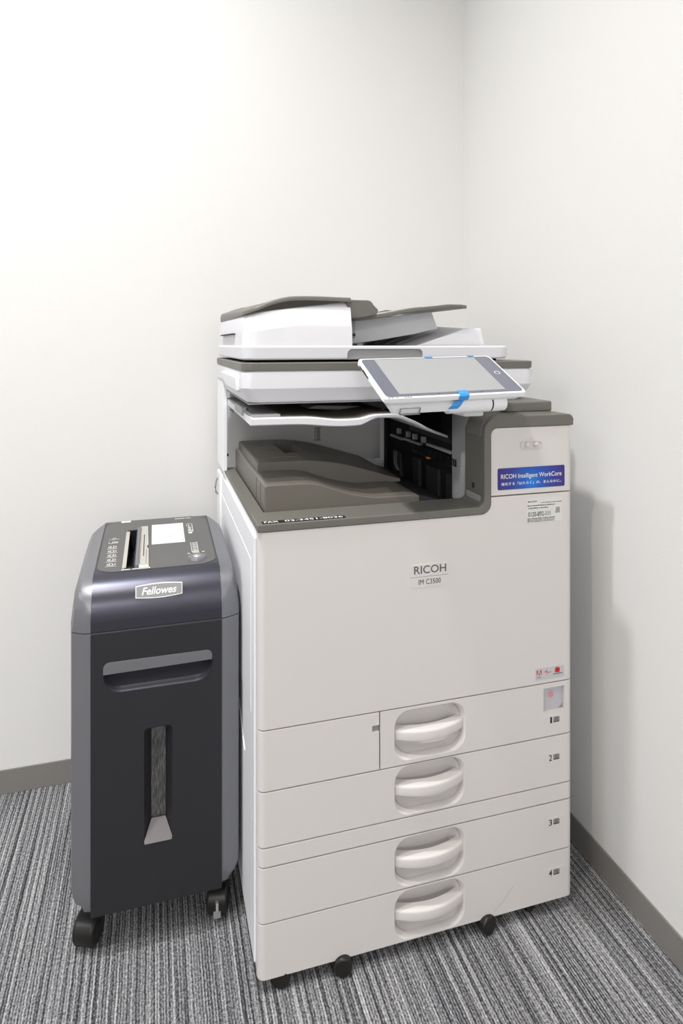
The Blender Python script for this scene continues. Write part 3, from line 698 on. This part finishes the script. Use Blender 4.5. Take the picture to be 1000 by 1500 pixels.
# window
i1 = rrect(-.0115, .0135, .215, .376, .004, 5)
pr0 = [Vector((x, -.0019, z)) for x, z in wp]; pr1 = [Vector((x, .022, z)) for x, z in i1]
obj('window_recess', bowl([pr0, pr1], False), 'charcoal', fp, 40)
b = NB(); prism(b, i1, 'xz', .021, .024); obj('level_window', b, 'shreds', fp)
b = NB(); q = bmesh.new()
vv = [(-.0228, -.0012, .1865), (.0238, -.0012, .1865), (.0130, .0205, .2155), (-.0110, .0205, .2155), (-.0232, -.0012, .193), (.0242, -.0012, .193)]
Vq = [q.verts.new(p) for p in vv]; q.faces.new((Vq[0], Vq[1], Vq[5], Vq[2], Vq[3], Vq[4])); merge(b, q)
for v in b.verts: v.co.y -= .0016
obj('window_sill', b, 'sill', fp)
# head: side profile (y, z) swept across the dark middle
def headprof(n=14):
    P = [(.0, .5675), (-.0005, .585)]
    for i in range(n+1):
        a = math.radians(180-86*i/n); P.append((.060+.0605*math.cos(a), .586+.0660*math.sin(a)))
    P += [(.16, .6560), (.25, .6610), (.34, .6640), (.362, .661), (.37, .650), (.37, .5675)]
    return P
hpf = headprof()
b = NB(); prism(b, hpf, 'yz', -.1115, .1115, 0); hd = obj('cutter_head', b, 'head', SH, 25)
def ztop(y):
    pts = [p for p in hpf if p[1] > .58 and p[0] < .345]
    for (a, z0), (c_, z1) in zip(pts, pts[1:]):
        if a <= y <= c_: return z0+(z1-z0)*(y-a)/(c_-a+1e-9)
    return .664
# silver cheeks either side
for sgn, nm in ((-1, 'l'), (1, 'r')):
    rings = []
    for y, w, wt in ((.0, .1125, .1122), (.0010, .119, .117), (.0022, .1230, .1205), (.008, .134, .127), (.014, .1430, .132), (.024, .1458, .134), (.045, .1463, .1355), (.10, .1463, .1355), (.24, .1463, .1355), (.285, .144, .134), (.32, .132, .126), (.345, .118, .116)):
        zt = ztop(max(y, .0005)); zt = max(zt, .5685)
        if y < .001: zt = .60
        x = lambda a: sgn*a
        m_ = .5*(w+wt)
        rings.append([Vector((x(.1110), y, .5675)), Vector((x(w), y, .5675)), Vector((x(w), y, max(.569, zt-.060-.0*y))), Vector((x(w*.5+wt*.5+.001), y, max(.5695, zt-.024))), Vector((x(wt), y, max(.570, zt-.004))), Vector((x(wt-.006 if wt > .119 else .1115), y, max(.5702, zt))), Vector((x(.1110), y, max(.5703, zt+.0006)))])
    b = NB(); loft(b, rings); ck = obj('side_cheek', b, 'silver', SH, 24)
    b = NB(); q = NB(); box(q, .1385, .1448, .075, .135, .588, .612, .002)
    for v in q.verts:
        v.co.x = sgn*(v.co.x-(v.co.z-.588)*.12+.0012)
    merge(b, q); obj('grip_inset', b, 'grey', ck)
# control top: thin dark grey plate following the top
ys = [.052+.298*i/28 for i in range(29)]
b = NB(); rings = []
def tp_half(y):
    w = .1075
    if y < .080: w -= .026*(1-math.sqrt(max(0, 1-((.080-y)/.028)**2)))
    if y > .31: w -= .040*(1-math.sqrt(max(0, 1-((y-.31)/.041)**2)))
    return w
for y in ys:
    w = tp_half(y); z = ztop(y); rings.append([Vector((-w, y, z-.002)), Vector((-w, y, z+.0008)), Vector((w, y, z+.0008)), Vector((w, y, z-.002))])
loft(b, rings); top = obj('control_top', b, 'toppanel', hd, 30)
def TP(x, y, n=0): return Vector((x, y, ztop(y)+.0010+n))
class TopFrame:
    def p(s, a, b_, n=0): return TP(a, b_, n)
TF = TopFrame()
def tflat(bm, pts, n0, n1): flat(bm, TF, pts, n0, n1)
def rect(x0, x1, y0, y1): return [(x0, y0), (x1, y0), (x1, y1), (x0, y1)]
c = NB(); loft(c, [[TP(x, y, .01) for x, y in rect(-.0585, -.0425, .064, .270)], [TP(x, y, -.045) for x, y in rect(-.0585, -.0425, .064, .270)]]); 
cc = c.copy(); cut(top, c, 30); cut(hd, cc, 25)
b = NB()
for x0, x1, y0, y1 in ((-.0595, -.0560, .060, .274), (-.0420, -.0415, .060, .274), (-.0595, -.0415, .268, .274), (-.0595, -.0415, .060, .0635)): 
    loft(b, [[TP(x, y, -.042) for x, y in rect(x0, x1, y0, y1)], [TP(x, y, .0012) for x, y in rect(x0, x1, y0, y1)]])
slot = obj('paper_slot', b, 'void', top)
b = NB(); loft(b, [[TP(x, y, -.006) for x, y in rect(-.0635, -.0560, .060, .262)], [TP(x, y, .0022) for x, y in rect(-.0632, -.0562, .0605, .2615)]]); obj('slot_rail', b, 'steel', top)
b = NB(); loft(b, [[TP(x, y, -.004) for x, y in rect(-.0415, -.0345, .058, .282)], [TP(x, y, .004) for x, y in rect(-.0405, -.0350, .059, .281)]])
obj('slot_rail', b, 'silver', top)
b = NB(); loft(b, [[TP(x, y, 0) for x, y in [(-.0345, .060), (-.0160, .060), (-.0168, .150), (-.0200, .158), (-.0200, .165), (-.0170, .172), (-.0195, .290), (-.0345, .290)]], [TP(x, y, .0030) for x, y in [(-.0340, .061), (-.0165, .061), (-.0173, .150), (-.0205, .158), (-.0205, .165), (-.0175, .172), (-.0200, .289), (-.0340, .289)]]])
pl = obj('disc_slot_cover', b, 'steel', top)
b = NB(); tflat(b, rect(-.0272, -.0255, .110, .232), .0028, .0034); tflat(b, rect(-.0330, -.0322, .07, .28), .0028, .0033); tflat(b, rect(-.0215, -.0208, .07, .145), .0028, .0033); obj('disc_slot', b, 'dark', pl)
b = NB(); 
p0 = TP(-.037, .060, 0); cyl(b, p0, p0+Vector((0, 0, .006)), .0032, 14, .0008); obj('cover_pivot', b, 'silver', pl)
b = NB(); tflat(b, rect(-.0115, .0545, .1775, .301), 0, .0006); lb = obj('instruction_label', b, 'paperwhite', top)
b = NB()
for r_ in (rect(-.0095, .0520, .1795, .1805), rect(-.0095, -.0087, .1795, .298), rect(.0512, .0520, .1795, .298), rect(-.0095, .0520, .297, .298)): tflat(b, r_, .0006, .0009)
for k in range(5):
    x = .0125+.005*k; tflat(b, rect(x, x+.003, .215, .2185), .0006, .0009)
for yy in (.240, .252, .264): tflat(b, rect(.000, .043, yy, yy+.0006), .0006, .0009)
obj('label_print', b, 'guide', lb)
b = NB(); tflat(b, rect(-.0775, -.0575, .335, .346), 0, .0006); sl = obj('small_sticker', b, 'paperwhite', top)
b = NB(); tflat(b, rect(-.072, -.063, .339, .3425), .0006, .0009); obj('sticker_print', b, 'guide', sl)
# white pictograms printed on the control top
b = NB()
x = .0385
while x < .073:
    if not .0595 < x < .0625: tflat(b, rect(x, x+.0018, .333, .3375), 0, .0003)
    x += .0025
def ringmark(bm, cx, cy, rx, ry, t=.0009, n=16):
    for k in range(n):
        a0, a1 = 2*math.pi*k/n, 2*math.pi*(k+1)/n
        tflat(bm, [(cx+rx*math.cos(a0), cy+ry*math.sin(a0)), (cx+rx*math.cos(a1), cy+ry*math.sin(a1)), (cx+(rx-t)*math.cos(a1), cy+(ry-t)*math.sin(a1)), (cx+(rx-t)*math.cos(a0), cy+(ry-t)*math.sin(a0))], 0, .0003)
for k in range(5):
    cy = .088+.0235*k; cx = -.0835-.0008*k; ringmark(b, cx, cy, .0082, .0062, .0013)
    tflat(b, rect(cx-.004, cx-.0025, cy-.003, cy+.003), 0, .0003); tflat(b, rect(cx+.0015, cx+.003, cy-.003, cy+.003), 0, .0003)
    tflat(b, rect(cx-.010, cx+.010, cy-.0102, cy-.0090), 0, .0003)
    obj('pictogram', b, 'label', top); b = NB()
cy = .202; tflat(b, rect(-.0955, -.0945, cy, cy+.010), 0, .0003); tflat(b, rect(-.0955, -.088, cy, cy+.0012), 0, .0003)
for k in range(4): tflat(b, rect(-.0885+.003*k, -.0870+.003*k, cy+.001, cy+.010), 0, .0003)
tflat(b, [(-.0965, .2235), (-.0955, .2235), (-.0860, .2325), (-.0765, .2235), (-.0755, .2235), (-.0860, .2345)], 0, .0003)
ringmark(b, -.086, .224, .003, .004, .0009, 10)
obj('pictogram', b, 'label', top); b = NB()
# right-hand icon rows
for r_ in (rect(.0620, .0628, .272, .292), rect(.0730, .0742, .236, .288), rect(.0640, .0725, .292, .2935), rect(.0645, .0705, .262, .268), rect(.0655, .0675, .272, .284), rect(.0640, .0700, .250, .256), rect(.0632, .0732, .240, .245), rect(.0640, .0715, .226, .235)): tflat(b, r_, 0, .0003)
obj('pictogram', b, 'label', top); b = NB()
for r_ in (rect(.0645, .0655, .118, .172), rect(.0765, .0778, .118, .172), rect(.0645, .0778, .117, .121)): tflat(b, r_, 0, .0003)
for k in range(5): tflat(b, rect(.0675, .0750, .125+.0098*k, .1285+.0098*k), 0, .0003)
for x0, x1, y_ in ((.056, .061, .108), (.084, .089, .1125), (.066, .079, .1105)): tflat(b, rect(x0, x1, y_, y_+.003), 0, .0003)
x = -.064
while x < -.014:
    if not -.049 < x < -.046: tflat(b, rect(x, x+.0024, .0535+.02*(x+.064)*0, .0575), 0, .0004)
    x += .0032
obj('printed_marks', b, 'label', top)
b = NB()
for k in range(5): tflat(b, rect(.079, .092, .232+.012*k, .2328+.012*k), 0, .0003)
obj('faint_print', b, 'grey', top)
b = NB(); dc = TP(.0725, .0835)
for r0, h0, h1, r1 in ((.0185, -.001, .0035, .0165),):
    q = bmesh.new(); bmesh.ops.create_cone(q, cap_ends=True, segments=36, radius1=r0, radius2=r1, depth=h1-h0); q.transform(Matrix.Translation(dc+Vector((0, 0, (h0+h1)/2)))); bev(q, .0006, 2, None, 40); merge(b, q)
dl = obj('control_dial', b, 'silver', top)
b = NB(); sph(b, dc+Vector((0, 0, .003)), .0075, (1, 1, .35)); obj('dial_button', b, 'steel', dl)
b = NB(); 
for k in range(12):
    a = k*math.pi/6; p = dc+Vector((math.cos(a)*.0145, math.sin(a)*.0145, .0022)); box(b, p.x-.0008, p.x+.0008, p.y-.0008, p.y+.0008, p.z, p.z+.0012)
obj('dial_mark', b, 'ink', dl)
# brand badge on the curved brow
bF = Frame((-.038, .0030, .6185), (1, 0, 0), (0, .30, 1))
bp_ = [(-.000, .0000)]+[(.040+.040*math.sin(t), -.0014*math.cos(t)**1) for t in ()]+[(.040, -.0030), (.0800, .0000), (.0800, .0195), (.040, .0245), (.000, .0195)]
def badge(k, lift0, lift1):
    b = NB(); cx, cy = .040, .0105
    P = []
    for i in range(9): t = i/8; P.append((t*.080, -.0028*math.sin(math.pi*t)))
    for i in range(9): t = 1-i/8; P.append((t*.080, .0195+.0028*math.sin(math.pi*t)))
    dx = k
    P = [(cx+(x-cx)*(1-dx/.040), cy+(y-cy)*(1-dx/.0105)) for x, y in P]
    flat(b, bF, P, lift0, lift1); return b
bd = obj('brand_badge', badge(0, -.004, .0030), 'paperwhite', hd)
obj('badge_face', badge(.0014, .002, .0034), 'grey', bd)
b = NB(); txt(b, 'Fellowes', bF, .0105, .0700, .0035, .0165, .0038, shear=.25, bold=.022); obj('brand_lettering', b, 'paperwhite', bd)
b = NB(); prism(b, outline(.1445, .002, .368), 'xy', .5658, .5682); obj('head_seam', b, 'void', SH)
b = NB(); prism(b, outline(.125, .015, .34), 'xy', .072, .0805); obj('base_plate', b, 'black', SH)
# casters
def caster(x, y, rot, tab=False):
    R = Matrix.Translation((x, y, 0)) @ Matrix.Rotation(math.radians(rot), 4, 'Z')
    b = NB()
    for s in (-1, 1): cyl(b, (s*.006, 0, .026), (s*.018, 0, .026), .026, 32, .005)
    cyl(b, (-.008, 0, .026), (.008, 0, .026), .018, 20)
    cyl(b, (-.0195, 0, .0285), (.0195, 0, .0285), .0268, 40, .006)
    for s in (-1, 1): cyl(b, (s*.019, 0, .0285), (s*.0207, 0, .0285), .012, 24, .0012)
    cyl(b, (0, .012, .05), (0, .012, .082), .008, 16)
    b.transform(R); o = obj('caster', b, 'wheel', SH, 35)
    if tab:
        b = NB(); box(b, -.006, .006, -.0345, -.022, .014, .024, .001); b.transform(R); t_ = obj('brake_tab', b, 'grey', o)
        b = NB(); box(b, -.0025, .0025, -.0320, -.024, .024, .042, .001); b.transform(R); obj('brake_lever', b, 'steel', o)
caster(-.118, .042, -22); caster(.109, .042, -12); caster(-.105, .31, 20); caster(.10, .31, -10)
b = NB(); box(b, .098, .111, .0135, .024, .010, .022, .001); ob = obj('brake_tab', b, 'grey', SH)
b = NB(); box(b, .102, .107, .0115, .020, .024, .040, .001); obj('brake_lever', b, 'steel', ob)
